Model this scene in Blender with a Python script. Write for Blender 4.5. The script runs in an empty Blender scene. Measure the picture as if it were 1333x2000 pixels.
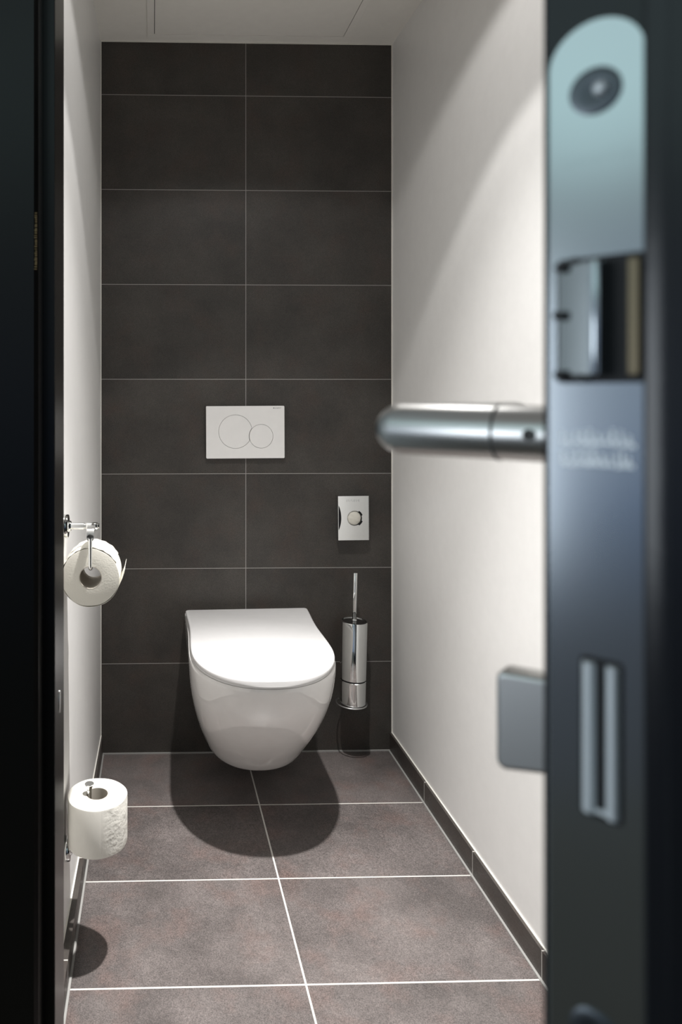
import bpy, bmesh, math, random
from mathutils import Vector, Matrix
random.seed(7)
S = bpy.context.scene
COL = S.collection
PI = math.pi
R = math.radians

# ------------------------------------------------------------------ camera
F_PX = 1390.5
cam_d = bpy.data.cameras.new('camera')
cam = bpy.data.objects.new('camera', cam_d)
COL.objects.link(cam)
cam.location = (0.1661, -2.2552, 1.1407)
cam.rotation_euler = (R(90), 0, -0.02496)
cam_d.sensor_fit = 'VERTICAL'
cam_d.sensor_height = 36.0
cam_d.lens = F_PX / 2000 * 36.0
cam_d.shift_x = (666.5 - 333.6) / 2000
cam_d.shift_y = -(1000 - 768.0) / 2000
cam_d.clip_start = 0.01
cam_d.dof.use_dof = True
cam_d.dof.focus_distance = 2.0
cam_d.dof.aperture_fstop = 9.5
S.camera = cam
S.view_settings.view_transform = 'Standard'
S.view_settings.look = 'None'
S.view_settings.gamma = 1
S.view_settings.use_curve_mapping = False
S.view_settings.exposure = 0.12

# ------------------------------------------------------------------ world: dim bluish daylight of the hallway
W = bpy.data.worlds.new('hall_daylight')
S.world = W
W.use_nodes = True
nt = W.node_tree
nt.nodes.clear()
wo = nt.nodes.new('ShaderNodeOutputWorld')
bg = nt.nodes.new('ShaderNodeBackground')
tc = nt.nodes.new('ShaderNodeTexCoord')
sp = nt.nodes.new('ShaderNodeSeparateXYZ')
mr = nt.nodes.new('ShaderNodeMapRange')
mr.inputs[1].default_value = -0.7
mr.inputs[2].default_value = 0.7
cr = nt.nodes.new('ShaderNodeValToRGB')
nz = nt.nodes.new('ShaderNodeTexNoise')
nz.inputs['Scale'].default_value = 5.0
nz.inputs['Detail'].default_value = 2.0
ad = nt.nodes.new('ShaderNodeMath'); ad.operation = 'MULTIPLY_ADD'
ad.inputs[1].default_value = 0.26
nt.links.new(tc.outputs['Generated'], sp.inputs[0])
nt.links.new(tc.outputs['Generated'], nz.inputs['Vector'])
nt.links.new(nz.outputs['Fac'], ad.inputs[0])
nt.links.new(sp.outputs[2], ad.inputs[2])
nt.links.new(ad.outputs[0], mr.inputs[0])
nt.links.new(mr.outputs[0], cr.inputs[0])
# a bright window down the hallway, seen to the left (-x) and behind the camera
def wm(op, a, b=None):
    n = nt.nodes.new('ShaderNodeMath'); n.operation = op
    for i, v in enumerate((a, b)):
        if v is None: continue
        if isinstance(v, (int, float)): n.inputs[i].default_value = v
        else: nt.links.new(v, n.inputs[i])
    return n.outputs[0]
def edge(v, c, wdt):
    n = nt.nodes.new('ShaderNodeMapRange'); n.interpolation_type = 'SMOOTHSTEP'
    n.inputs[1].default_value = c - wdt; n.inputs[2].default_value = c + wdt
    nt.links.new(v, n.inputs[0]); return n.outputs[0]
az = wm('ARCTAN2', wm('MULTIPLY', sp.outputs[1], -1.), wm('MULTIPLY', sp.outputs[0], -1.))
win = wm('MULTIPLY', edge(az, .06, .03), wm('SUBTRACT', 1., edge(az, .46, .03)))
win = wm('MULTIPLY', win, wm('MULTIPLY', edge(sp.outputs[2], -.20, .04), wm('SUBTRACT', 1., edge(sp.outputs[2], .14, .04))))
wmix = nt.nodes.new('ShaderNodeMix'); wmix.data_type = 'RGBA'
nt.links.new(win, wmix.inputs[0]); nt.links.new(cr.outputs[0], wmix.inputs[6])
wmix.inputs[7].default_value = (4.6, 5.0, 5.4, 1)
nt.links.new(wmix.outputs[2], bg.inputs[0])
nt.links.new(bg.outputs[0], wo.inputs[0])
WORLD = [(0.0, (.05, .05, .045)), (0.40, (.06, .07, .085)), (0.50, (.09, .14, .24)), (0.60, (.24, .30, .40)),
         (0.76, (.30, .36, .38)), (0.83, (.72, .98, 1.0)), (0.94, (.72, .95, .98)), (1.0, (.22, .21, .20))]
e = cr.color_ramp.elements
e[0].position = WORLD[0][0]; e[0].color = (*WORLD[0][1], 1)
e[1].position = WORLD[-1][0]; e[1].color = (*WORLD[-1][1], 1)
for p, c in WORLD[1:-1]:
    n_ = e.new(p); n_.color = (*c, 1)
bg.inputs[1].default_value = 0.85

LAMP = (0.456, -0.955, 2.247)
BEAM_W = 18.5      # main beam
CORE_W = 105.0     # brighter middle of the beam
CENTRE_W = 230.0    # brightest middle
SPILL_W = 9.5     # wide spill round the beam
LAMP_COL = (1.0, 0.98, 0.962)

# ------------------------------------------------------------------ node helpers
def new_mat(name):
    m = bpy.data.materials.new(name)
    m.use_nodes = True
    return m, m.node_tree, m.node_tree.nodes['Principled BSDF']

def mth(nt, op, a, b=None, c=None):
    n = nt.nodes.new('ShaderNodeMath'); n.operation = op
    for i, v in enumerate((a, b, c)):
        if v is None: continue
        if isinstance(v, (int, float)): n.inputs[i].default_value = v
        else: nt.links.new(v, n.inputs[i])
    return n.outputs[0]

def mixc(nt, fac, a, b):
    n = nt.nodes.new('ShaderNodeMix'); n.data_type = 'RGBA'
    for i, v in ((0, fac), (6, a), (7, b)):
        if isinstance(v, (int, float)): n.inputs[i].default_value = v
        elif isinstance(v, tuple): n.inputs[i].default_value = (*v, 1)
        else: nt.links.new(v, n.inputs[i])
    return n.outputs[2]

def noise(nt, vec, scale, detail=3, rough=.5):
    n = nt.nodes.new('ShaderNodeTexNoise')
    n.inputs['Scale'].default_value = scale
    n.inputs['Detail'].default_value = detail
    n.inputs['Roughness'].default_value = rough
    nt.links.new(vec, n.inputs['Vector'])
    return n.outputs['Fac']

def ramp(nt, v, lo, hi):
    n = nt.nodes.new('ShaderNodeMapRange')
    n.inputs[1].default_value = lo; n.inputs[2].default_value = hi
    nt.links.new(v, n.inputs[0])
    return n.outputs[0]

def bump(nt, b, h, strength, dist=.001):
    n = nt.nodes.new('ShaderNodeBump')
    n.inputs['Strength'].default_value = strength
    n.inputs['Distance'].default_value = dist
    nt.links.new(h, n.inputs['Height'])
    nt.links.new(n.outputs[0], b.inputs['Normal'])

def plain(name, col, rough=.5, metal=0., coat=0., bumps=None, spec=None):
    m, nt, b = new_mat(name)
    t = nt.nodes.new('ShaderNodeTexCoord').outputs['Object']
    v = noise(nt, t, 35, 2)
    c2 = tuple(x * .94 for x in col)
    nt.links.new(mixc(nt, v, c2, col), b.inputs['Base Color'])
    b.inputs['Roughness'].default_value = rough
    b.inputs['Metallic'].default_value = metal
    b.inputs['Coat Weight'].default_value = coat
    if spec is not None: b.inputs['Specular IOR Level'].default_value = spec
    if bumps: bump(nt, b, noise(nt, t, bumps[0], 3), bumps[1], bumps[2])
    return m

def tile_mat(name, joints, base=(.083, .070, .062), grout=(.36, .35, .33), rough=.5, grain=.35, cloud=1.0, spec=.5):
    """joints: list of (axis, offset, pitch or None, half width)"""
    m, nt, b = new_mat(name)
    t = nt.nodes.new('ShaderNodeTexCoord').outputs['Object']
    s = nt.nodes.new('ShaderNodeSeparateXYZ'); nt.links.new(t, s.inputs[0])
    mask = None
    cell = None
    for ax, off, pitch, hw in joints:
        d = mth(nt, 'SUBTRACT', s.outputs[ax], off)
        if pitch:
            q = mth(nt, 'DIVIDE', d, pitch)
            fr = mth(nt, 'FRACT', mth(nt, 'ADD', q, 100.5))
            dd = mth(nt, 'MULTIPLY', mth(nt, 'ABSOLUTE', mth(nt, 'SUBTRACT', fr, .5)), pitch)
            idx = mth(nt, 'FLOOR', q)
        else:
            dd = mth(nt, 'ABSOLUTE', d)
            idx = mth(nt, 'GREATER_THAN', d, 0.)
        k = mth(nt, 'LESS_THAN', dd, hw)
        mask = k if mask is None else mth(nt, 'MAXIMUM', mask, k)
        cell = idx if cell is None else mth(nt, 'MULTIPLY_ADD', idx, 3.7, cell)
    # offset the noise per tile, so that each tile has its own clouding
    cv = nt.nodes.new('ShaderNodeCombineXYZ')
    nt.links.new(mth(nt, 'MULTIPLY', cell, 5.3), cv.inputs[0])
    nt.links.new(mth(nt, 'MULTIPLY', cell, 2.1), cv.inputs[2])
    va = nt.nodes.new('ShaderNodeVectorMath'); va.operation = 'ADD'
    nt.links.new(t, va.inputs[0]); nt.links.new(cv.outputs[0], va.inputs[1])
    tv = va.outputs[0]
    big = ramp(nt, noise(nt, tv, 5, 5, .62), .36, .66)
    red = ramp(nt, noise(nt, tv, 9, 4, .6), .50, .72)
    fine = ramp(nt, noise(nt, tv, 420, 3, .75), .40, .66)
    mid = ramp(nt, noise(nt, tv, 110, 4, .75), .38, .64)
    dark = tuple(x * (1 - .26 * cloud) for x in base); light = tuple(x * (1 + .28 * cloud) for x in base)
    c = mixc(nt, big, dark, light)
    c = mixc(nt, mth(nt, 'MULTIPLY', red, .55), c, (base[0] * 1.30, base[1] * 1.0, base[2] * .92))
    g = mth(nt, 'MULTIPLY_ADD', fine, grain * 1.3, 1. - grain * .62)
    g = mth(nt, 'MULTIPLY_ADD', mid, grain * .35, g)
    sc = nt.nodes.new('ShaderNodeVectorMath'); sc.operation = 'SCALE'
    nt.links.new(c, sc.inputs[0]); nt.links.new(g, sc.inputs['Scale'])
    c = sc.outputs[0]
    c = mixc(nt, mask, c, grout)
    nt.links.new(c, b.inputs['Base Color'])
    b.inputs['Specular IOR Level'].default_value = spec
    rg = mth(nt, 'MULTIPLY_ADD', fine, -.12, rough + .06)
    nt.links.new(mth(nt, 'MAXIMUM', rg, mth(nt, 'MULTIPLY', mask, .8)), b.inputs['Roughness'])
    h = mth(nt, 'ADD', mth(nt, 'MULTIPLY', fine, .25), mth(nt, 'MULTIPLY', mask, -1.))
    bump(nt, b, h, .5, .0006)
    return m

M = {}
M['wall_tile'] = tile_mat('wall_tile', [(0, .4615, None, .0009), (2, .285, .3, .0009)], base=(.046, .0410, .0355), grout=(.36, .35, .33), rough=.5, grain=.6)
M['floor_tile'] = tile_mat('floor_tile', [(0, .4615, None, .0020), (1, -.289, .3, .0019)], base=(.120, .105, .100), grout=(.62, .60, .56), rough=.34, grain=.75, cloud=1.1, spec=.7)
M['skirt_tile'] = tile_mat('skirt_tile', [(1, -.289, .3, .0014)], base=(.055, .048, .043), grout=(.50, .48, .45), rough=.4, grain=.2)
M['paint'] = plain('white_wall_paint', (.88, .87, .85), .36, bumps=(220, .12, .0006))
M['ceil'] = plain('ceiling_paint', (.90, .875, .82), .7, bumps=(260, .1, .0005))
M['caulk'] = plain('white_caulk', (.82, .80, .74), .5)
M['grout'] = plain('grey_grout', (.33, .325, .31), .7)
M['ceramic'] = plain('glazed_ceramic', (.88, .86, .84), .06, coat=.5)
M['lid'] = plain('white_duroplast', (.80, .79, .785), .22)
M['plastic'] = plain('white_plastic', (.93, .915, .895), .35)
M['chrome'] = plain('polished_chrome', (.80, .81, .80), .05, 1.)
M['chrome_dark'] = plain('darkened_chrome', (.30, .30, .30), .12, 1.)  # darker chrome; on the brush cap it paints in a dark reflection
M['satin'] = plain('satin_steel', (.64, .64, .63), .33, 1.)
M['lockplate'] = plain('brushed_lock_plate', (.58, .62, .64), .15, 1.)
M['stamp_glint'] = plain('stamp_and_glint_metal', (.88, .92, .95), .45, .5)  # brightened metal: stamped marks, plus painted glints on screws and dead bolt
M['screwm'] = plain('dull_screw_metal', (.12, .135, .15), .40, 1.)
M['black'] = plain('black_gloss_paint', (.0060, .0052, .0042), .26, spec=.3, bumps=(60, .06, .001))
M['doorpaint'] = plain('black_door_paint', (.008, .009, .012), .20, spec=.42, bumps=(120, .05, .001))
M['dark'] = plain('dark_void', (.010, .010, .012), .6)
M['paper'] = plain('tissue_paper', (.72, .695, .62), .9, bumps=(300, .35, .0008))
M['card'] = plain('cardboard_core', (.50, .46, .40), .85)
M['grey_print'] = plain('grey_print', (.20, .20, .21), .5)
M['gap'] = plain('grey_gap', (.12, .115, .11), .7)
M['brass'] = plain('worn_brass_bolt', (.20, .165, .11), .35, 1.)
M['wear'] = plain('bare_worn_edge', (.25, .16, .05), .45)
M['hall'] = plain('hall_floor_paint', (.085, .072, .058), .6)
# crumpled tissue
m, nt, b = new_mat('embossed_tissue')
t = nt.nodes.new('ShaderNodeTexCoord').outputs['Object']
b.inputs['Base Color'].default_value = (.76, .74, .68, 1); b.inputs['Roughness'].default_value = .9
s_ = nt.nodes.new('ShaderNodeSeparateXYZ'); nt.links.new(t, s_.inputs[0])
side = ramp(nt, s_.outputs[0], .012, .030)
h = mth(nt, 'MULTIPLY', noise(nt, t, 52, 3, .5), side)
h = mth(nt, 'ADD', h, mth(nt, 'MULTIPLY', noise(nt, t, 400, 2), .03))
bump(nt, b, h, .55, .006)
M['tissue'] = m

# ------------------------------------------------------------------ mesh helpers
def put(name, bm, mat, parent=None, loc=(0, 0, 0), rot=(0, 0, 0), smooth=35, bevel=0, kind=None, seg=2):
    me = bpy.data.meshes.new(name)
    bmesh.ops.recalc_face_normals(bm, faces=bm.faces[:])
    bm.to_mesh(me); bm.free()
    o = bpy.data.objects.new(name, me)
    COL.objects.link(o)
    me.materials.append(M[mat])
    if smooth:
        for p in me.polygons: p.use_smooth = True
        me.set_sharp_from_angle(angle=R(smooth))
    o.location = loc; o.rotation_euler = rot
    if parent: o.parent = parent
    if kind: o['kind'] = kind
    if bevel:
        md = o.modifiers.new('bevel', 'BEVEL'); md.width = bevel; md.segments = seg; md.limit_method = 'ANGLE'
        md.harden_normals = False
    return o

def tag(o, label, cat=None, group=None, kind=None):
    o['label'] = label
    if cat: o['category'] = cat
    if group: o['group'] = group
    if kind: o['kind'] = kind
    return o

def empty(name, loc, label, cat, rot=(0, 0, 0), group=None):
    o = bpy.data.objects.new(name, None); COL.objects.link(o)
    o.empty_display_size = .05
    o.location = loc; o.rotation_euler = rot
    return tag(o, label, cat, group)

def B(): return bmesh.new()

def box(bm, x0, x1, y0, y1, z0, z1):
    v = [bm.verts.new((x, y, z)) for z in (z0, z1) for y in (y0, y1) for x in (x0, x1)]
    for f in ((0, 1, 3, 2), (4, 6, 7, 5), (0, 4, 5, 1), (2, 3, 7, 6), (0, 2, 6, 4), (1, 5, 7, 3)):
        bm.faces.new([v[i] for i in f])
    return bm

def prism(bm, pts, z0, z1):
    """pts xy polygon extruded in z"""
    a = [bm.verts.new((x, y, z0)) for x, y in pts]
    b_ = [bm.verts.new((x, y, z1)) for x, y in pts]
    n = len(pts)
    for i in range(n):
        j = (i + 1) % n
        bm.faces.new((a[i], a[j], b_[j], b_[i]))
    bm.faces.new(a[::-1]); bm.faces.new(b_)
    return bm

def lathe(bm, prof, n=48, mat=None, closed=False):
    """prof list of (r, z) about z; mat optional Matrix"""
    rings = []
    for r, z in prof:
        if r < 1e-6:
            rings.append([bm.verts.new((0, 0, z))])
        else:
            rings.append([bm.verts.new((r * math.cos(2 * PI * k / n), r * math.sin(2 * PI * k / n), z)) for k in range(n)])
    prs = list(zip(rings, rings[1:]))
    if closed: prs.append((rings[-1], rings[0]))
    for a, c in prs:
        for k in range(n):
            l = (k + 1) % n
            if len(a) == 1 and len(c) == 1: continue
            if len(a) == 1: bm.faces.new((a[0], c[k], c[l]))
            elif len(c) == 1: bm.faces.new((a[k], a[l], c[0]))
            else: bm.faces.new((a[k], a[l], c[l], c[k]))
    if mat is not None:
        vs = [v for r_ in rings for v in r_]
        bmesh.ops.transform(bm, matrix=mat, verts=vs)
    return bm

def rod(bm, p, q, r, n=24, r2=None, bev=0.0):
    p, q = Vector(p), Vector(q)
    d = q - p; L = d.length
    m_ = Matrix.Translation(p) @ d.to_track_quat('Z', 'Y').to_matrix().to_4x4()
    r2 = r2 or r
    if bev: prof = [(0, 0), (r - bev, 0), (r, bev), (r2, L - bev), (r2 - bev, L), (0, L)]
    else: prof = [(0, 0), (r, 0), (r2, L), (0, L)]
    return lathe(bm, prof, n, m_)

def sweep(bm, pts, r, n=20, caps=True):
    """round tube along points with mitred joints"""
    P = [Vector(p) for p in pts]
    rings = []
    up = None
    for i, p in enumerate(P):
        if i == 0: t = (P[1] - P[0]).normalized(); sc = 1
        elif i == len(P) - 1: t = (P[-1] - P[-2]).normalized(); sc = 1
        else:
            a = (P[i] - P[i - 1]).normalized(); c = (P[i + 1] - P[i]).normalized()
            t = (a + c).normalized()
        if up is None:
            up = Vector((0, 0, 1)) if abs(t.z) < .9 else Vector((1, 0, 0))
        if i == 0 or i == len(P) - 1:
            s1 = up.cross(t).normalized(); s2 = t.cross(s1).normalized()
            rings.append([bm.verts.new(p + s1 * r * math.cos(2 * PI * k / n) + s2 * r * math.sin(2 * PI * k / n)) for k in range(n)])
        else:
            s1 = up.cross(a).normalized(); s2 = a.cross(s1).normalized()
            ring = []
            for k in range(n):
                o_ = s1 * r * math.cos(2 * PI * k / n) + s2 * r * math.sin(2 * PI * k / n)
                # project along a onto the mitre plane
                o_ = o_ - a * (o_.dot(t) / a.dot(t))
                ring.append(bm.verts.new(p + o_))
            rings.append(ring)
    for a, c in zip(rings, rings[1:]):
        for k in range(n):
            l = (k + 1) % n
            bm.faces.new((a[k], a[l], c[l], c[k]))
    if caps:
        bm.faces.new(rings[0][::-1]); bm.faces.new(rings[-1])
    return bm

def holed(outer, holes, thick):
    """xz polygon with holes, front at y=0, back at y=+thick"""
    bm = B(); edges = []
    for loop in [outer] + holes:
        vs = [bm.verts.new((x, 0, z)) for x, z in loop]
        for i in range(len(vs)): edges.append(bm.edges.new((vs[i], vs[(i + 1) % len(vs)])))
    bmesh.ops.triangle_fill(bm, edges=edges, use_beauty=True, use_dissolve=False)
    r_ = bmesh.ops.extrude_face_region(bm, geom=bm.faces[:])
    bmesh.ops.translate(bm, vec=(0, thick, 0), verts=[v for v in r_['geom'] if isinstance(v, bmesh.types.BMVert)])
    return bm

def rrect(w, h, r, n=6, cx=0, cz=0):
    pts = []
    for sx, sz, a0 in ((1, 1, 0), (-1, 1, 90), (-1, -1, 180), (1, -1, 270)):
        for k in range(n + 1):
            a = R(a0 + 90 * k / n)
            pts.append((cx + sx * (w / 2 - r) + r * math.cos(a), cz + sz * (h / 2 - r) + r * math.sin(a)))
    return pts

def text_mesh(name, body, size, mat, parent, loc, rot, depth=.0002, align='CENTER', space=1.0):
    cu = bpy.data.curves.new(name + '_curve', 'FONT')
    cu.body = body; cu.size = size; cu.extrude = depth; cu.align_x = align; cu.space_character = space
    tmp = bpy.data.objects.new(name + '_tmp', cu)
    COL.objects.link(tmp)
    dg = bpy.context.evaluated_depsgraph_get()
    me = bpy.data.meshes.new_from_object(tmp.evaluated_get(dg))
    bpy.data.objects.remove(tmp); bpy.data.curves.remove(cu)
    o = bpy.data.objects.new(name, me); COL.objects.link(o)
    me.materials.clear(); me.materials.append(M[mat])
    o.parent = parent; o.location = loc; o.rotation_euler = rot
    return o

# ================================================================== THE ROOM
RX = 0.931           # right wall
CZ = 2.255           # ceiling
FY0, FY1 = -1.51, -1.41   # front wall: hall face, inner face
def lx(y): return 0.0008 + 0.0157 * y    # the left wall runs very slightly out of square

def struct(name, bm, mat, label, cat, **k):
    return tag(put(name, bm, mat, **k), label, cat, kind='structure')

bm = B(); box(bm, -.15, RX + .15, -1.70, .0, -.08, 0)
struct('floor', bm, 'floor_tile', 'dark taupe stone-look tile floor with pale grout lines', 'floor', smooth=0)
bm = B(); box(bm, -1.6, 2.4, -4.2, -1.70, -.08, 0)
struct('floor_hall', bm, 'hall', 'plain grey hallway floor outside the toilet room', 'floor', smooth=0)
bm = B(); box(bm, -.15, RX + .15, 0, .1, -.08, CZ + .1)
struct('wall_back', bm, 'wall_tile', 'back wall of large dark grey-brown tiles with thin pale grout', 'wall', smooth=0)
bm = B(); prism(bm, [(lx(0), 0), (-.15, 0), (-.15, FY1), (lx(FY1), FY1)], 0, CZ)
struct('wall_left', bm, 'paint', 'narrow white painted wall on the left behind the paper rolls', 'wall', smooth=0)
bm = B(); box(bm, RX, RX + .15, FY1, 0, 0, CZ)
struct('wall_right', bm, 'paint', 'white painted wall on the right lit by an arc of lamplight', 'wall', smooth=0)
bm = B(); box(bm, -.15, RX + .15, FY1, 0, CZ, CZ + .1)
struct('ceiling', bm, 'ceil', 'off-white ceiling above the tiled wall', 'ceiling', smooth=0)
# front wall with the door opening (0.0 .. 0.87)
OX0, OX1, OH = -.02, .895, 2.13
bm = B(); box(bm, -1.6, OX0, FY0 + .002, FY1, 0, 2.6); box(bm, OX1, 2.4, FY0 + .002, FY1, 0, 2.6); box(bm, OX0, OX1, FY0 + .002, FY1, OH, 2.6)
struct('wall_front', bm, 'paint', 'wall around the doorway towards the hallway', 'wall', smooth=0)

# black door frame: stepped profile in plan
def jamb(side):
    if side < 0:
        pts = [(-.10, -1.522), (.044, -1.522), (.048, -1.518), (.048, -1.485), (.0597, -1.485), (.0605, -1.484), (.0605, -1.409), (-.019, -1.409), (-.019, -1.509), (-.10, -1.509)]
    else:
        pts = [(.98, -1.522), (.842, -1.522), (.838, -1.518), (.838, -1.485), (.826, -1.485), (.825, -1.484), (.825, -1.409), (.894, -1.409), (.894, -1.509), (.98, -1.509)]
    return pts
bm = B(); prism(bm, jamb(-1), 0, 2.13); prism(bm, jamb(1), 0, 2.13)
box(bm, -.10, .98, -1.522, -1.509, 2.08, 2.16); box(bm, -.019, .894, -1.509, -1.409, 2.08, 2.129)
fr = struct('trim_1', bm, 'black', 'glossy black stepped door frame at the left of the view', 'door frame', smooth=20)
bm = B()
for k in range(26):
    z = 1.325 - k * .0023
    box(bm, .0455 - random.random() * .0012, .0470, -1.5222, -1.5212, z, z + random.uniform(.0008, .0024))
put('worn_edge', bm, 'wear', fr, smooth=0)['label'] = 'bare yellowish wear on the frame edge'
bm = B(); rod(bm, (.0600, -1.447, .792), (.0612, -1.447, .792), .006, 20)  # low oval bump in pale metal
for v in bm.verts: v.co.z = .792 + (v.co.z - .792) * 2.1
put('oval_bump', bm, 'satin', fr)['label'] = 'small pale oval bump on the inner reveal'

# skirtings
sk = .0565
bm = B(); prism(bm, [(lx(0), 0), (.0075, 0), (.0010, FY1), (lx(FY1), FY1)], 0, sk)
struct('baseboard_left', bm, 'skirt_tile', 'low dark tile skirting along the left wall', 'baseboard', smooth=0)
bm = B(); box(bm, RX - .0085, RX, FY1, 0, 0, sk)
struct('baseboard_right', bm, 'skirt_tile', 'low dark tile skirting along the right wall', 'baseboard', smooth=0)
# sealant and grout beads
def strip(name, bm, mat, label): return struct(name, bm, mat, label, 'sealant line', smooth=0)
bm = B(); box(bm, .001, .0035, -.002, 0, sk, CZ)
strip('trim_2', bm, 'caulk', 'thin white sealant line in the back left corner')
bm = B(); box(bm, RX - .0035, RX, -.002, 0, sk, CZ)
strip('trim_3', bm, 'caulk', 'thin white sealant line in the back right corner')
bm = B(); box(bm, .0035, RX - .0035, -.002, 0, CZ - .0035, CZ)
strip('trim_4', bm, 'caulk', 'thin white sealant line between tiles and ceiling')
bm = B(); box(bm, .008, RX - .009, -.004, 0, 0, .0035)
strip('trim_5', bm, 'grout', 'grey grout line where the back wall meets the floor')
bm = B(); prism(bm, [(.0075, 0), (.0120, 0), (.0055, FY1), (.0010, FY1)], 0, .002)
strip('trim_6', bm, 'grout', 'grey grout line along the left skirting foot')
bm = B(); box(bm, RX - .0135, RX - .0085, FY1, 0, 0, .002)
strip('trim_7', bm, 'grout', 'grey grout line along the right skirting foot')
bm = B(); prism(bm, [(lx(0), 0), (lx(0) + .003, 0), (lx(FY1) + .003, FY1), (lx(FY1), FY1)], sk, sk + .002)
strip('trim_8', bm, 'caulk', 'white sealant line on top of the left skirting')
bm = B(); box(bm, RX - .003, RX, FY1, 0, sk, sk + .002)
strip('trim_9', bm, 'caulk', 'white sealant line on top of the right skirting')

# ------------------------------------------------------------------ ceiling hatch
hp = empty('access_hatch', (.466, -.35, CZ), 'square off-white access hatch set flush in the ceiling', 'hatch')
x0, x1, y0, y1 = -.317, .316, -.317, .315
w = .021
bm = B()
for a in ((x0, x1, y1 - w * .7, y1), (x0, x1, y0, y0 + w), (x0, x0 + w, y0 + w, y1 - w * .7), (x1 - w, x1, y0 + w, y1 - w * .7)):
    box(bm, a[0], a[1], a[2], a[3], -.0035, 0)
put('hatch_frame', bm, 'ceil', hp, smooth=0, bevel=.0006)
bm = B(); box(bm, x0 + w + .0018, x1 - w - .0018, y0 + w + .0018, y1 - w * .7 - .0018, -.0030, -.0006)
put('hatch_panel', bm, 'ceil', hp, smooth=0)
bm = B(); box(bm, x0 + w, x1 - w, y0 + w, y1 - w * .7, -.0006, 0)
put('gap_shade', bm, 'dark', hp, smooth=0)  # dark sheet stands in for the shade in the gap round the panel

# ------------------------------------------------------------------ downlight in the ceiling
dl = empty('downlight', (LAMP[0], LAMP[1], CZ), 'round recessed ceiling downlight over the middle of the room', 'lamp')
bm = B(); lathe(bm, [(.033, -.0005), (.034, -.004), (.046, -.0035), (.048, -.0005)], 48, closed=True)
put('trim_ring', bm, 'satin', dl)
m, nt, b = new_mat('lamp_glow')
b.inputs['Base Color'].default_value = (.8, .8, .8, 1)
b.inputs['Emission Color'].default_value = (*LAMP_COL, 1); b.inputs['Emission Strength'].default_value = 12
M['glow'] = m
bm = B(); lathe(bm, [(0, -.0012), (.0325, -.0012), (.0325, -.0004), (0, -.0004)], 48)
put('lens', bm, 'glow', dl)
def spot(name, watts, half, blend, rad):
    l = bpy.data.lights.new(name, 'SPOT')
    l.energy = watts; l.color = LAMP_COL; l.spot_size = R(half * 2); l.spot_blend = blend; l.shadow_soft_size = rad
    o = bpy.data.objects.new(name, l); COL.objects.link(o)
    o.parent = dl; o.location = (0, 0, LAMP[2] - CZ)
spot('lamp_beam', BEAM_W, 45.5, .13, .022)
spot('lamp_core', CORE_W, 40, 1.0, .022)
spot('lamp_centre', CENTRE_W, 25, 1.0, .022)
spot('lamp_spill', SPILL_W, 67, .16, .022)

# ================================================================== TOILET
TY, TR = -0.8, 0.9
tl = empty('toilet', (.4655, 0, 0), 'white wall-hung toilet with closed flat lid on the tiled wall', 'toilet', (0, R(-TR), R(TY)))
def outline(w, L, a, e=2.15, n=44, wb=None, y0=0, dip=0., cr=0.):
    wb = wb or w; pts = []
    def sd(t):     # half width along the straight side, slightly waisted
        return wb + (w - wb) * t - dip * math.sin(PI * min(1, t)) ** 2
    side = [(sd(t), -(L - a) * t) for t in [k / 14 for k in range(1, 14)]]
    corner = [(wb - cr + cr * math.sin(R(q)), -cr + cr * math.cos(R(q))) for q in (0, 22, 45, 67, 90)] if cr else [(wb, 0)]
    side = [(x, y + y0) for x, y in corner + side]
    pts += side
    for k in range(n + 1):
        th = PI * k / n; c, s = math.cos(th), math.sin(th)
        pts.append((w * math.copysign(abs(c) ** (2 / e), c), y0 - (L - a) - a * abs(s) ** (2 / e)))
    pts += [(-x, y) for x, y in side[::-1]]
    return pts
def loft(bm, secs):
    rings = [[bm.verts.new((x, y, z)) for x, y in pts] for z, pts in secs]
    n = len(rings[0])
    for a, c in zip(rings, rings[1:]):
        for i in range(n):
            j = (i + 1) % n
            bm.faces.new((a[i], a[j], c[j], c[i]))
    bm.faces.new(rings[0][::-1]); bm.faces.new(rings[-1])
    return bm
KEY = [(.1035, .070, .250, .12), (.1045, .098, .285, .14), (.109, .117, .312, .16), (.119, .130, .334, .17), (.137, .139, .356, .18), (.17, .150, .390, .19),
       (.21, .1615, .432, .2), (.26, .173, .482, .21), (.31, .182, .526, .22), (.36, .1885, .562, .23), (.41, .1915, .586, .235), (.440, .1920, .594, .24), (.4455, .1905, .592, .24)]
secs = []
for i in range(len(KEY) - 1):
    p0 = KEY[max(i - 1, 0)]; p1 = KEY[i]; p2 = KEY[i + 1]; p3 = KEY[min(i + 2, len(KEY) - 1)]
    nn = 1 if p2[0] - p1[0] < .012 else 5
    for k in range(nn):
        t = k / nn
        z = p1[0] + (p2[0] - p1[0]) * t
        v = []
        for q in (1, 2, 3):
            s1 = (p2[q] - p0[q]) / max(p2[0] - p0[0], 1e-6) * (p2[0] - p1[0])
            s2 = (p3[q] - p1[q]) / max(p3[0] - p1[0], 1e-6) * (p2[0] - p1[0])
            v.append((2 * t**3 - 3 * t**2 + 1) * p1[q] + (t**3 - 2 * t**2 + t) * s1 + (-2 * t**3 + 3 * t**2) * p2[q] + (t**3 - t**2) * s2)
        secs.append((z, outline(v[0], v[1], v[2], 2.15, y0=-.001, dip=.003 * max(0, min(1, (z - .30) / .14)))))
secs.append((KEY[-1][0], outline(*KEY[-1][1:], 2.15, y0=-.001, dip=.003)))
bm = loft(B(), secs)
put('bowl', bm, 'ceramic', tl, smooth=50)
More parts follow.
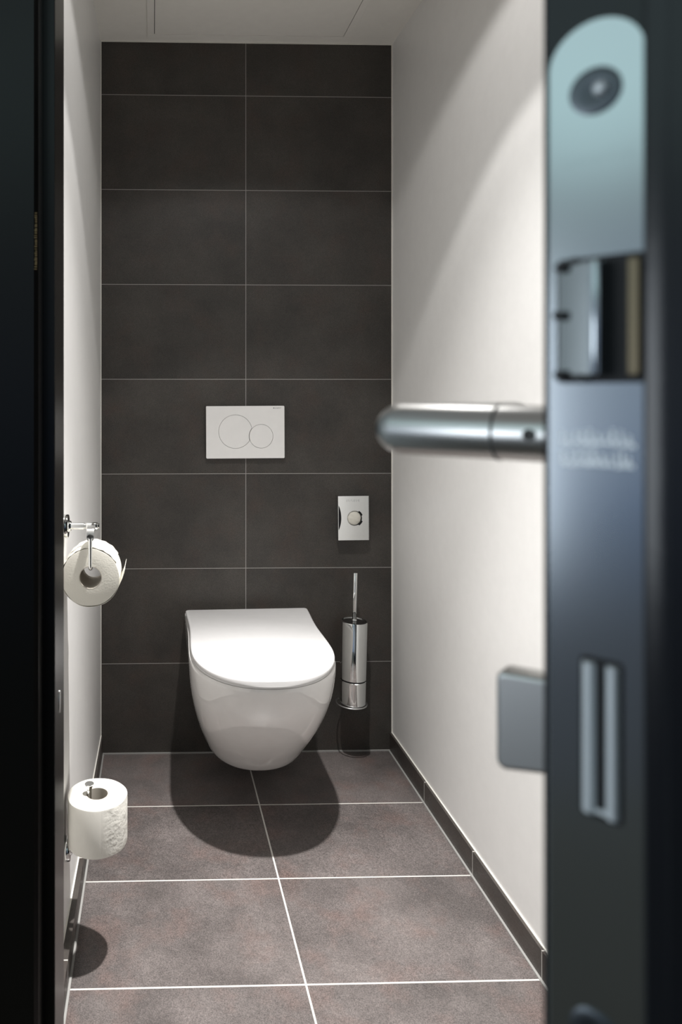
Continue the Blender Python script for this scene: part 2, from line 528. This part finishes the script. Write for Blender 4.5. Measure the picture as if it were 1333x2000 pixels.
def slab(z0, z1, w, wb, L, a, y0, r, e=2.2):
    s = []
    prof = [(z0, -r * .9), (z0 + r * .3, -r * .3), (z0 + r * .9, 0), (z1 - r, 0), (z1 - r * .5, -r * .14), (z1 - r * .15, -r * .5), (z1, -r * 1.1)]
    for z, d in prof:
        s.append((z, outline(w + d, L + d, a, e, wb=wb + d, y0=y0 + d, dip=.0050, cr=.009)))
    return loft(B(), s)
put('seat', slab(.4462, .4520, .1845, .186, .552, .235, -.040, .0015), 'lid', tl, smooth=40)
put('lid', slab(.4545, .4675, .1865, .190, .566, .235, -.036, .0045), 'lid', tl, smooth=60)
bm = B(); box(bm, -.15, .15, -.085, -.045, .4520, .4545)
put('hinge', bm, 'lid', tl)

# ------------------------------------------------------------------ flush plate
PX0, PX1, PZ0, PZ1 = .3342, .5824, .935, 1.1003
pcx, pcz = (PX0 + PX1) / 2, (PZ0 + PZ1) / 2
fp = empty('flush_plate', (pcx, 0, pcz), 'white rectangular dual flush plate with two round buttons', 'flush plate', (0, R(-.25), 0))
bc, br = (.4268 - pcx, 1.0195 - pcz), .0526
sc_, sr = (.5084 - pcx, 1.0045 - pcz), .0371
def circ(c, r, n=96): return [(c[0] + r * math.cos(2 * PI * k / n), c[1] + r * math.sin(2 * PI * k / n)) for k in range(n)]
def dist(p, c): return math.hypot(p[0] - c[0], p[1] - c[1])
def crossing(c1, r1, c2, r2):
    d = dist(c1, c2); a = (r1 * r1 - r2 * r2 + d * d) / (2 * d); h = math.sqrt(r1 * r1 - a * a)
    ux, uz = (c2[0] - c1[0]) / d, (c2[1] - c1[1]) / d
    return (c1[0] + ux * a - uz * h, c1[1] + uz * a + ux * h), (c1[0] + ux * a + uz * h, c1[1] + uz * a - ux * h)
def arc(c, r, a0, a1, n):   # ccw from a0 to a1
    while a1 <= a0: a1 += 2 * PI
    return [(c[0] + r * math.cos(a0 + (a1 - a0) * k / n), c[1] + r * math.sin(a0 + (a1 - a0) * k / n)) for k in range(n + 1)]
def ang(p, c): return math.atan2(p[1] - c[1], p[0] - c[0])
gap = .0009
up_, dn_ = crossing(bc, br + gap, sc_, sr + gap)
union = arc(bc, br + gap, ang(up_, bc), ang(dn_, bc), 90)[:-1] + arc(sc_, sr + gap, ang(dn_, sc_), ang(up_, sc_), 70)[:-1]
bm = holed(rrect(PX1 - PX0, PZ1 - PZ0, .003, 4), [union], .008)
put('cover_plate', bm, 'plastic', fp, (0, 0, 0), smooth=30).location = (0, -.013, 0)
bm = B(); prism(bm, rrect(PX1 - PX0 - .004, PZ1 - PZ0 - .004, .003, 4), 0, .0049)
bmesh.ops.rotate(bm, cent=(0, 0, 0), matrix=Matrix.Rotation(R(90), 3, 'X'), verts=bm.verts)
put('backing', bm, 'gap', fp, smooth=30)
bm = B(); prism(bm, circ(sc_, sr), 0, .0078)
bmesh.ops.rotate(bm, cent=(0, 0, 0), matrix=Matrix.Rotation(R(90), 3, 'X'), verts=bm.verts)
put('small_button', bm, 'plastic', fp, (0, -.0053, 0), smooth=30, bevel=.0004)
up2, dn2 = crossing(bc, br, sc_, sr + gap * 2)
bigp = arc(bc, br, ang(up2, bc), ang(dn2, bc), 90)
inner = arc(sc_, sr + gap * 2, ang(up2, sc_), ang(dn2, sc_), 24)[::-1][1:-1]
bm = B(); prism(bm, bigp + inner, 0, .0078)
bmesh.ops.rotate(bm, cent=(0, 0, 0), matrix=Matrix.Rotation(R(90), 3, 'X'), verts=bm.verts)
put('large_button', bm, 'plastic', fp, (0, -.0053, 0), smooth=30, bevel=.0004)
text_mesh('printed_logo', 'GEBERIT', .0052, 'grey_print', fp, (.1035, -.0131, .0740), (R(90), 0, 0), .00008, space=1.15)
bm = B(); box(bm, .0888, .0916, -.0132, -.0130, .0741, .0776)
put('logo_mark', bm, 'grey_print', fp, smooth=0)

# ------------------------------------------------------------------ hygiene bag dispenser
DX0, DX1, DZ0, DZ1 = .749, .8463, .6781, .8171
dcx, dcz = (DX0 + DX1) / 2, (DZ0 + DZ1) / 2
dw, dh = DX1 - DX0, DZ1 - DZ0
dp = empty('bag_dispenser', (dcx, 0, dcz), 'chrome hygiene bag dispenser with round opening on dark tiles', 'dispenser', (0, R(-.35), 0))
bm = holed(rrect(dw, dh, .0008, 2), [rrect(dw - .0026, dh - .0026, .0006, 2)], .030)
put('housing', bm, 'chrome', dp, (0, -.030, 0), smooth=20)
bm = B(); box(bm, -dw / 2 + .0013, dw / 2 - .0013, -.024, -.0005, -dh / 2 + .0013, dh / 2 - .0013)
put('inner_shade', bm, 'dark', dp, smooth=0)  # dark block stands in for the shade inside the housing
hw, hh = dw / 2 - .0013, dh / 2 - .0013
outer = [(hw, -hh), (hw, hh), (-hw, hh)]
bz0, bz1, bd = .040, -.038, .0088
for k in range(25):
    t = k / 24
    outer.append((-hw + bd * math.sin(PI * t) ** .7, bz0 + (bz1 - bz0) * t))
outer.append((-hw, -hh))
hc = (.0035, -.0005)
hole = []
for k in range(120):
    a = 360 * k / 120
    a2 = a if a < 180 else a - 360
    r_ = .0234
    if 20 < abs(a2) < 60: r_ = .0272
    hole.append((hc[0] + r_ * math.cos(R(a)), hc[1] + r_ * math.sin(R(a))))
bm = holed(outer, [hole], .0012)
put('front_cover', bm, 'chrome', dp, (0, -.0292, 0), smooth=15)
bm = B(); lathe(bm, [(0, .0040), (.006, .0037), (.012, .0027), (.017, .0012), (.0216, -.0012), (.0228, -.004), (0, -.004)], 40, Matrix.Translation((hc[0] - .0012, -.0275, hc[1])) @ Matrix.Rotation(R(90), 4, 'X'))
for v in bm.verts:     # folds in the bag
    v.co.y += .0006 * math.sin(v.co.z * 420 + v.co.x * 160)
put('bag_stack', bm, 'paper', dp, smooth=60)['label'] = 'white folded bags bulging in the round opening'
text_mesh('embossed_lettering', 'HYGIENE', .0098, 'chrome', dp, (0, -.0296, .0515), (R(90), 0, 0), .0004, space=1.12)

# ------------------------------------------------------------------ toilet brush
tb = empty('toilet_brush', (.7825, -.072, .186), 'chrome wall-mounted toilet brush holder right of the toilet', 'toilet brush', (0, R(1.25), 0))
r_ = .0403
bm = B(); lathe(bm, [(0, 0), (r_ - .002, 0), (r_, .002), (r_, .0705), (r_ - .0015, .072), (r_ - .003, .072), (r_ - .003, .0), ], 64)
put('lower_cup', bm, 'chrome', tb, smooth=40)
bm = B(); lathe(bm, [(0, .0725), (r_ - .0025, .0725), (r_ - .0025, .0755), (0, .0755)], 64)
put('joint_ring', bm, 'dark', tb, smooth=40)
bm = B(); lathe(bm, [(0, .076), (r_ - .001, .076), (r_, .077), (r_, .2505), (r_ - .001, .2525), (r_ - .0035, .2525), (r_ - .0035, .247), (0, .247)], 64)
put('upper_sleeve', bm, 'chrome', tb, smooth=40)
bm = B(); lathe(bm, [(0, .2475), (r_ - .004, .2475), (r_ - .004, .2505), (.010, .2520), (0, .2520)], 64)
put('cap', bm, 'chrome_dark', tb, smooth=40)
bm = B(); rod(bm, (0, 0, .2520), (0, 0, .4010), .0066, 28, r2=.0070, bev=.0007)
rod(bm, (0, 0, .2520), (0, 0, .2570), .0085, 28, bev=.0006)
put('handle', bm, 'chrome', tb, smooth=50)
bm = B()
pts = [(-.0035 + .0460 * math.cos(2 * PI * k / 40), .0450 * math.sin(2 * PI * k / 40), -.001) for k in range(41)]
sweep(bm, pts, .0022, 10, False)
box(bm, -.010, .006, .044, .0718, -.004, .003)
put('wall_bracket', bm, 'satin', tb, smooth=40)

# ================================================================== PAPER ROLLS AND HOLDERS
# upper: L-shaped chrome holder on the left wall, roll hanging on a rod
AY = -.842
wx = lx(AY)
uh = empty('paper_holder', (wx, AY, .878), 'chrome paper holder with round wall rose, above the hanging roll', 'paper holder')
rx = Matrix.Rotation(R(90), 4, 'Y')
bm = B(); lathe(bm, [(0, .0), (.0230, .0), (.0232, .0010), (.0232, .0095), (.0222, .0115), (.0120, .0120), (.0105, .0140), (.0100, .0165), (0, .0165)], 56, rx)
put('wall_rose', bm, 'chrome', uh, smooth=35)
bm = B(); rod(bm, (.016, 0, 0), (.042, 0, 0), .0066, 28); rod(bm, (.042, 0, 0), (.046, 0, 0), .0050, 24); rod(bm, (.046, 0, 0), (.069, 0, 0), .0066, 28, bev=.0008)
put('arm', bm, 'chrome', uh, smooth=45)
bm = B(); rod(bm, (.0690, 0, .000), (.0725, 0, .000), .0050, 20, bev=.0006)
put('end_cap', bm, 'chrome_dark', uh)
# pivot bracket: saddle and tab hanging in front
HX = .0455 - wx        # rod position in x relative to the rose
bm = B()
prof = [(-.008, .003), (-.036, .001), (-.040, -.003), (-.042, -.008), (-.042, -.0155), (-.0385, -.0155), (-.0385, -.010), (-.034, -.0065), (-.008, -.0065)]
a = [bm.verts.new((HX - .0075, y, z)) for y, z in prof]; c = [bm.verts.new((HX + .0075, y, z)) for y, z in prof]
for i in range(len(prof)):
    j = (i + 1) % len(prof); bm.faces.new((a[i], a[j], c[j], c[i]))
bm.faces.new(a[::-1]); bm.faces.new(c)
rod(bm, (HX, -.042, -.0155), (HX, -.0385, -.0155), .0075, 28)
br_ = put('pivot_bracket', bm, 'satin', uh, smooth=30, bevel=.0006)
bm = B(); rod(bm, (HX, -.0428, -.0165), (HX, -.0420, -.0165), .0021, 16)
put('rivet', bm, 'dark', br_)
bm = B()
zb = .8025 - .878
pts = [(HX, -.0403, -.017)]
for k in range(7):
    an = R(90 * k / 6)
    pts.append((HX, -.0403 + .007 - .007 * math.cos(an), zb + .007 - .007 * math.sin(an)))
pts.append((HX, .062, zb))
sweep(bm, pts, .0039, 18)
put('roll_rod', bm, 'chrome', uh, smooth=50)

def paper_roll(r0, r1, h, n=72, wob=0.0006):
    """annulus about z from 0 to h"""
    bm = B()
    prof = [(r0, .0), (r1 - .0025, .0), (r1 - .0006, .0006), (r1, .0030), (r1, h - .003), (r1 - .0006, h - .0006), (r1 - .0025, h), (r0, h)]
    lathe(bm, prof, n, closed=True)
    for v in bm.verts:
        rr = math.hypot(v.co.x, v.co.y)
        if rr > r1 * .8:
            an = math.atan2(v.co.y, v.co.x)
            k = 1 + (wob * math.sin(3 * an + 1) + wob * .6 * math.sin(7 * an)) / r1
            v.co.x *= k; v.co.y *= k
    return bm
def core(r, h):
    return lathe(B(), [(r, -.0002), (r - .0012, -.0002), (r - .0012, h + .0002), (r, h + .0002)], 48, closed=True)

RC = (.0452, -.875, .7840)
ur = empty('toilet_roll', (RC[0], RC[1], RC[2]), 'toilet roll hanging on its side from the upper chrome holder', 'toilet roll', (R(-90), 0, 0), 'toilet rolls on the left wall')
bm = paper_roll(.0222, .0560, .086)
put('paper', bm, 'paper', ur, smooth=40)
put('core', core(.0221, .086), 'card', ur, smooth=40)
# loose outer sheet: drapes up to the bracket and leaves a tail on the right (local: x right, y = down, z = into the room)
bm = B()
path = [(.0665, -.0170), (.0650, -.0080), (.0615, .0020)]
for k in range(0, 41):
    an = -18 - k * (162 - 0) / 40 * 1.0
    path.append((.0572 * math.cos(R(an)), -.0572 * math.sin(R(an))))
for k in range(1, 31):
    an = 180 - k * 150 / 30
    d = (an - 92) / 19
    rr = .0572 + .0006 * math.sin(an * .9)
    path.append((rr * math.cos(R(an)), -rr * math.sin(R(an)), .0125 * math.exp(-abs(d) ** 1.5 * 1.3)))
rows = []
for j, z in enumerate((.0008, .003, .006, .010, .015, .025, .040, .050, .060, .070, .0835)):
    amp = min(1., (z - .0008) / .009) ** .7 * (1 if z < .012 else max(.12, 1 - (z - .012) / .018))
    row = []
    for i, p in enumerate(path):
        x, y = p[0], p[1]
        if len(p) > 2:
            q = math.hypot(x, y); f_ = (q + p[2] * amp) / q; x *= f_; y *= f_
        row.append(bm.verts.new((x + .0003 * math.sin(j * 2.1 + i * .7), y + .0003 * math.cos(j * 1.3 + i * .5), z)))
    rows.append(row)
for a, c in zip(rows, rows[1:]):
    for i in range(len(path) - 1): bm.faces.new((a[i], a[i + 1], c[i + 1], c[i]))
o = put('loose_sheet', bm, 'paper', ur, smooth=60)
md = o.modifiers.new('thick', 'SOLIDIFY'); md.thickness = .0004

# lower: upright spare roll holder
AY2 = -.812
wx2 = lx(AY2)
lh = empty('spare_roll_holder', (wx2, AY2, .2205), 'chrome upright holder low on the left wall carrying the spare roll', 'paper holder')
bm = B(); lathe(bm, [(0, .0), (.0230, .0), (.0232, .0010), (.0232, .0095), (.0222, .0115), (.0120, .0120), (.0105, .0150), (0, .0150)], 56, rx)
put('wall_rose', bm, 'chrome', lh, smooth=35)
PXc = .0375 - wx2
bm = B(); rod(bm, (.014, 0, 0), (PXc + .007, 0, 0), .0062, 28, bev=.0006)
put('arm', bm, 'chrome', lh, smooth=45)
bm = B(); rod(bm, (PXc, 0, .004), (PXc, 0, .118), .0048, 24); rod(bm, (PXc, 0, .114), (PXc, 0, .1290), .0035, 28, r2=.0078)
lathe(bm, [(0, 0), (.0088, 0), (.0094, .0006), (.0094, .0018), (.0088, .0024), (0, .0024)], 40, Matrix.Translation((PXc, 0, .1290)))
put('post', bm, 'chrome', lh, smooth=40)
lr = empty('toilet_roll', (.0535, AY2, .2360), 'spare toilet roll standing upright on the lower chrome post', 'toilet roll', group='toilet rolls on the left wall')
bm = paper_roll(.0225, .0603, .0945, 90)
put('paper', bm, 'tissue', lr, smooth=40)
put('core', core(.0224, .0945), 'card', lr, smooth=40)

# ================================================================== THE OPEN DOOR (local x = towards hinges, y = towards toilet side)
DA = 44.5
dloc = (.269, -2.0925, 0)
zt, zb_ = 2.10, .008
bm = B()
fl = [(-.0132, -.0162), (-.0128, -.0155), (-.0123, -.0121), (-.0117, -.0115), (.0003, -.0115), (.0003, .0108), (.0010, .0115), (.800, .0115), (.800, -.0115), (.812, -.0115), (.812, -.0265), (-.0110, -.0265), (-.0132, -.0245)]
prism(bm, fl, zb_, zt)
door = struct('door_1', bm, 'doorpaint', 'black rebated door standing half open at the right edge', 'door', smooth=25)
door.location = dloc; door.rotation_euler = (0, 0, R(DA))
# faceplate: rounded ends, in the local yz plane, front towards -x
zc, hl, pw = 1.1015, .1259, .0100
bm = B()
pts = []
for k in range(25): a = R(180 * k / 24); pts.append((pw * math.cos(a), zc + hl - pw + pw * math.sin(a)))
for k in range(25): a = R(180 + 180 * k / 24); pts.append((pw * math.cos(a), zc - hl + pw + pw * math.sin(a)))
def yz_prism(bm, pts, x0, x1):
    a = [bm.verts.new((x0, y, z)) for y, z in pts]; c = [bm.verts.new((x1, y, z)) for y, z in pts]
    for i in range(len(pts)):
        j = (i + 1) % len(pts); bm.faces.new((a[i], a[j], c[j], c[i]))
    bm.faces.new(a[::-1]); bm.faces.new(c)
    return bm
yz_prism(bm, pts, -.0006, .0004)
fpl = put('lock_faceplate', bm, 'lockplate', door, smooth=25, bevel=.0002)
fpl['label'] = 'satin steel lock plate with rounded ends'
for z in (1.2107, .9923):
    mrot = Matrix.Translation((-.0004, 0, z)) @ Matrix.Rotation(R(-90), 4, 'Y')
    bm = B(); lathe(bm, [(0, .0003), (.0022, .0005), (.0046, .0009), (.0054, .0006), (.0056, -.0010)], 40, mrot)
    sc = put('screw', bm, 'screwm', fpl, smooth=35)
    bm = B(); lathe(bm, [(0, .0014), (.0010, .0013), (.0016, .0007), (.0017, -.0006)], 24, Matrix.Translation((-.0006, -.0012, 0)) @ mrot)
    put('screw_glint', bm, 'stamp_glint', sc, smooth=60)  # bright dome stands in for the highlight on the screw
# latch: black guide, bevelled tongue
bm = B(); yz_prism(bm, rrect(.0180, .0292, .0012, 4, .0002 - .0012, 1.1577), -.0012, -.0002)
for yy, z in ((.0068, 1.1702), (.0035, 1.1712), (.0072, 1.1590), (.0070, 1.1450), (.0030, 1.1442)):
    rod(bm, (-.0036, yy, z), (-.001, yy, z), .0011, 12)
gd = put('latch_guide', bm, 'dark', fpl, smooth=25)
bm = B()
tng = [(-.0010, .0080), (-.0060, .0000), (-.0064, -.0012), (-.0060, -.0022), (-.0008, -.0030)]
a = [bm.verts.new((x, y, 1.1447)) for x, y in tng]; c = [bm.verts.new((x, y, 1.1709)) for x, y in tng]
for i in range(len(tng)):
    j = (i + 1) % len(tng); bm.faces.new((a[i], a[j], c[j], c[i]))
bm.faces.new(a[::-1]); bm.faces.new(c)
put('latch_tongue', bm, 'lockplate', gd, smooth=20, bevel=.0004)
bm = B(); box(bm, -.0030, -.001, -.0092, -.0068, 1.1447, 1.1709)
put('latch_slide', bm, 'brass', gd, smooth=0, bevel=.0003)
# dead bolt: retracted; bright ridges and dark groove stand in for its reflections
zb0, zb1 = 1.0437, 1.0785
bm = B()
for yc in (.0012, -.0036):
    sec = [(-.0002, yc - .0014)] + [(-.0010 - .0016 * math.sin(PI * k / 10), yc - .0014 * math.cos(PI * k / 10)) for k in range(11)] + [(-.0002, yc + .0014)]
    a = [bm.verts.new((x, y, zb0)) for x, y in sec]; c = [bm.verts.new((x, y, zb1)) for x, y in sec]
    for i in range(len(sec)):
        j = (i + 1) % len(sec); bm.faces.new((a[i], a[j], c[j], c[i]))
    bm.faces.new(a[::-1]); bm.faces.new(c)
box(bm, -.0014, -.0002, -.0046, .0022, zb0, zb0 + .0012)
db = put('dead_bolt', bm, 'stamp_glint', fpl, smooth=40, bevel=.0003)
bm = B(); yz_prism(bm, rrect(.0090, .0372, .0012, 4, -.0012, (zb0 + zb1) / 2), -.0008, -.0004)
put('bolt_slot', bm, 'dark', db, smooth=25)
# worn stamped marks, unreadable (two lines under the latch, one faint line under the top screw)
def marks(zs, sc, seed):
    rnd = random.Random(seed); bm = B()
    for z0 in zs:
        y = .0073
        while y > -.0073:
            wd = rnd.uniform(.0006, .0012) * sc; hgt = rnd.uniform(.0020, .0030) * sc
            z1 = z0 + rnd.uniform(-.0003, .0003)
            box(bm, -.00068, -.0006, y - wd, y, z1, z1 + hgt * .35)
            box(bm, -.00068, -.0006, y - wd * .45, y, z1 + hgt * .35, z1 + hgt)
            y -= wd + rnd.uniform(.0001, .0004)
    return bm
put('stamped_lines', marks((1.1285, 1.1236), 1.35, 3), 'stamp_glint', fpl, smooth=0)
put('stamped_line', marks((1.1945,), 1.0, 5), 'lockplate', fpl, smooth=0)

# lever handle on the toilet side
LU, LZ = .055, 1.1279
face = .0115
mr_ = Matrix.Translation((LU, face, LZ)) @ Matrix.Rotation(R(-90), 4, 'X')
bm = B(); lathe(bm, [(0, 0), (.0255, 0), (.026, .0008), (.026, .0022), (.0245, .0034), (.0112, .0036), (.0112, .0110), (.0104, .0120), (0, .0120)], 56, mr_)
lv = put('lever_rose', bm, 'satin', door, smooth=35)
r = .0090
bm = B()
tipt = .0762
sweep(bm, [(LU, face + .010, LZ), (LU, tipt - .0030, LZ), (LU + .0010, tipt - .0010, LZ), (LU + .003, tipt, LZ), (LU + .120, tipt, LZ)], r, 36)
ln = put('lever_handle', bm, 'satin', door, smooth=40)
ln['label'] = 'round satin steel lever bent at a mitre'
bm = B(); lathe(bm, [(0, .0002), (.0009, .0002), (.0010, .0009), (.0017, .0009), (.0019, -.0010)], 24, Matrix.Translation((LU - r, face + .0175, LZ)) @ Matrix.Rotation(R(-90), 4, 'Y'))
put('set_screw', bm, 'gap', ln, smooth=35)
bm = B(); lathe(bm, [(r + .0002, -.0004), (r + .0002, .0004), (r - .001, .0004), (r - .001, -.0004)], 36, Matrix.Translation((LU, face + .029, LZ)) @ Matrix.Rotation(R(-90), 4, 'X'), closed=True)
put('neck_joint', bm, 'gap', ln, smooth=35)
# privacy thumb turn
TZ = 1.0365
mr_ = Matrix.Translation((LU, face, TZ)) @ Matrix.Rotation(R(-90), 4, 'X')
bm = B(); lathe(bm, [(0, 0), (.0255, 0), (.026, .0008), (.026, .0022), (.0245, .0034), (.0075, .0036), (.0070, .0120), (0, .0120)], 56, mr_)
tr = put('thumb_turn_rose', bm, 'satin', door, smooth=35)
bm = B()
prof = []
for cy_, cz_, a0 in ((.0405 - .003, TZ + .0150 - .003, 0), (.0180 + .003, TZ + .0165 - .003, 90), (.0180 + .003, TZ - .0125 + .003, 180), (.0405 - .003, TZ - .0165 + .003, 270)):
    for k in range(7):
        a = R(a0 + 90 * k / 6); prof.append((cy_ + .003 * math.cos(a), cz_ + .003 * math.sin(a)))
yz_prism(bm, prof, LU - .0045, LU + .0045)
put('thumb_turn', bm, 'satin', door, smooth=30, bevel=.0014, seg=3)
for z in (.30, 1.05, 1.85):
    bm = B(); rod(bm, (.818, -.018, z - .04), (.818, -.018, z + .04), .0055, 20)
    put('hinge', bm, 'satin', door)
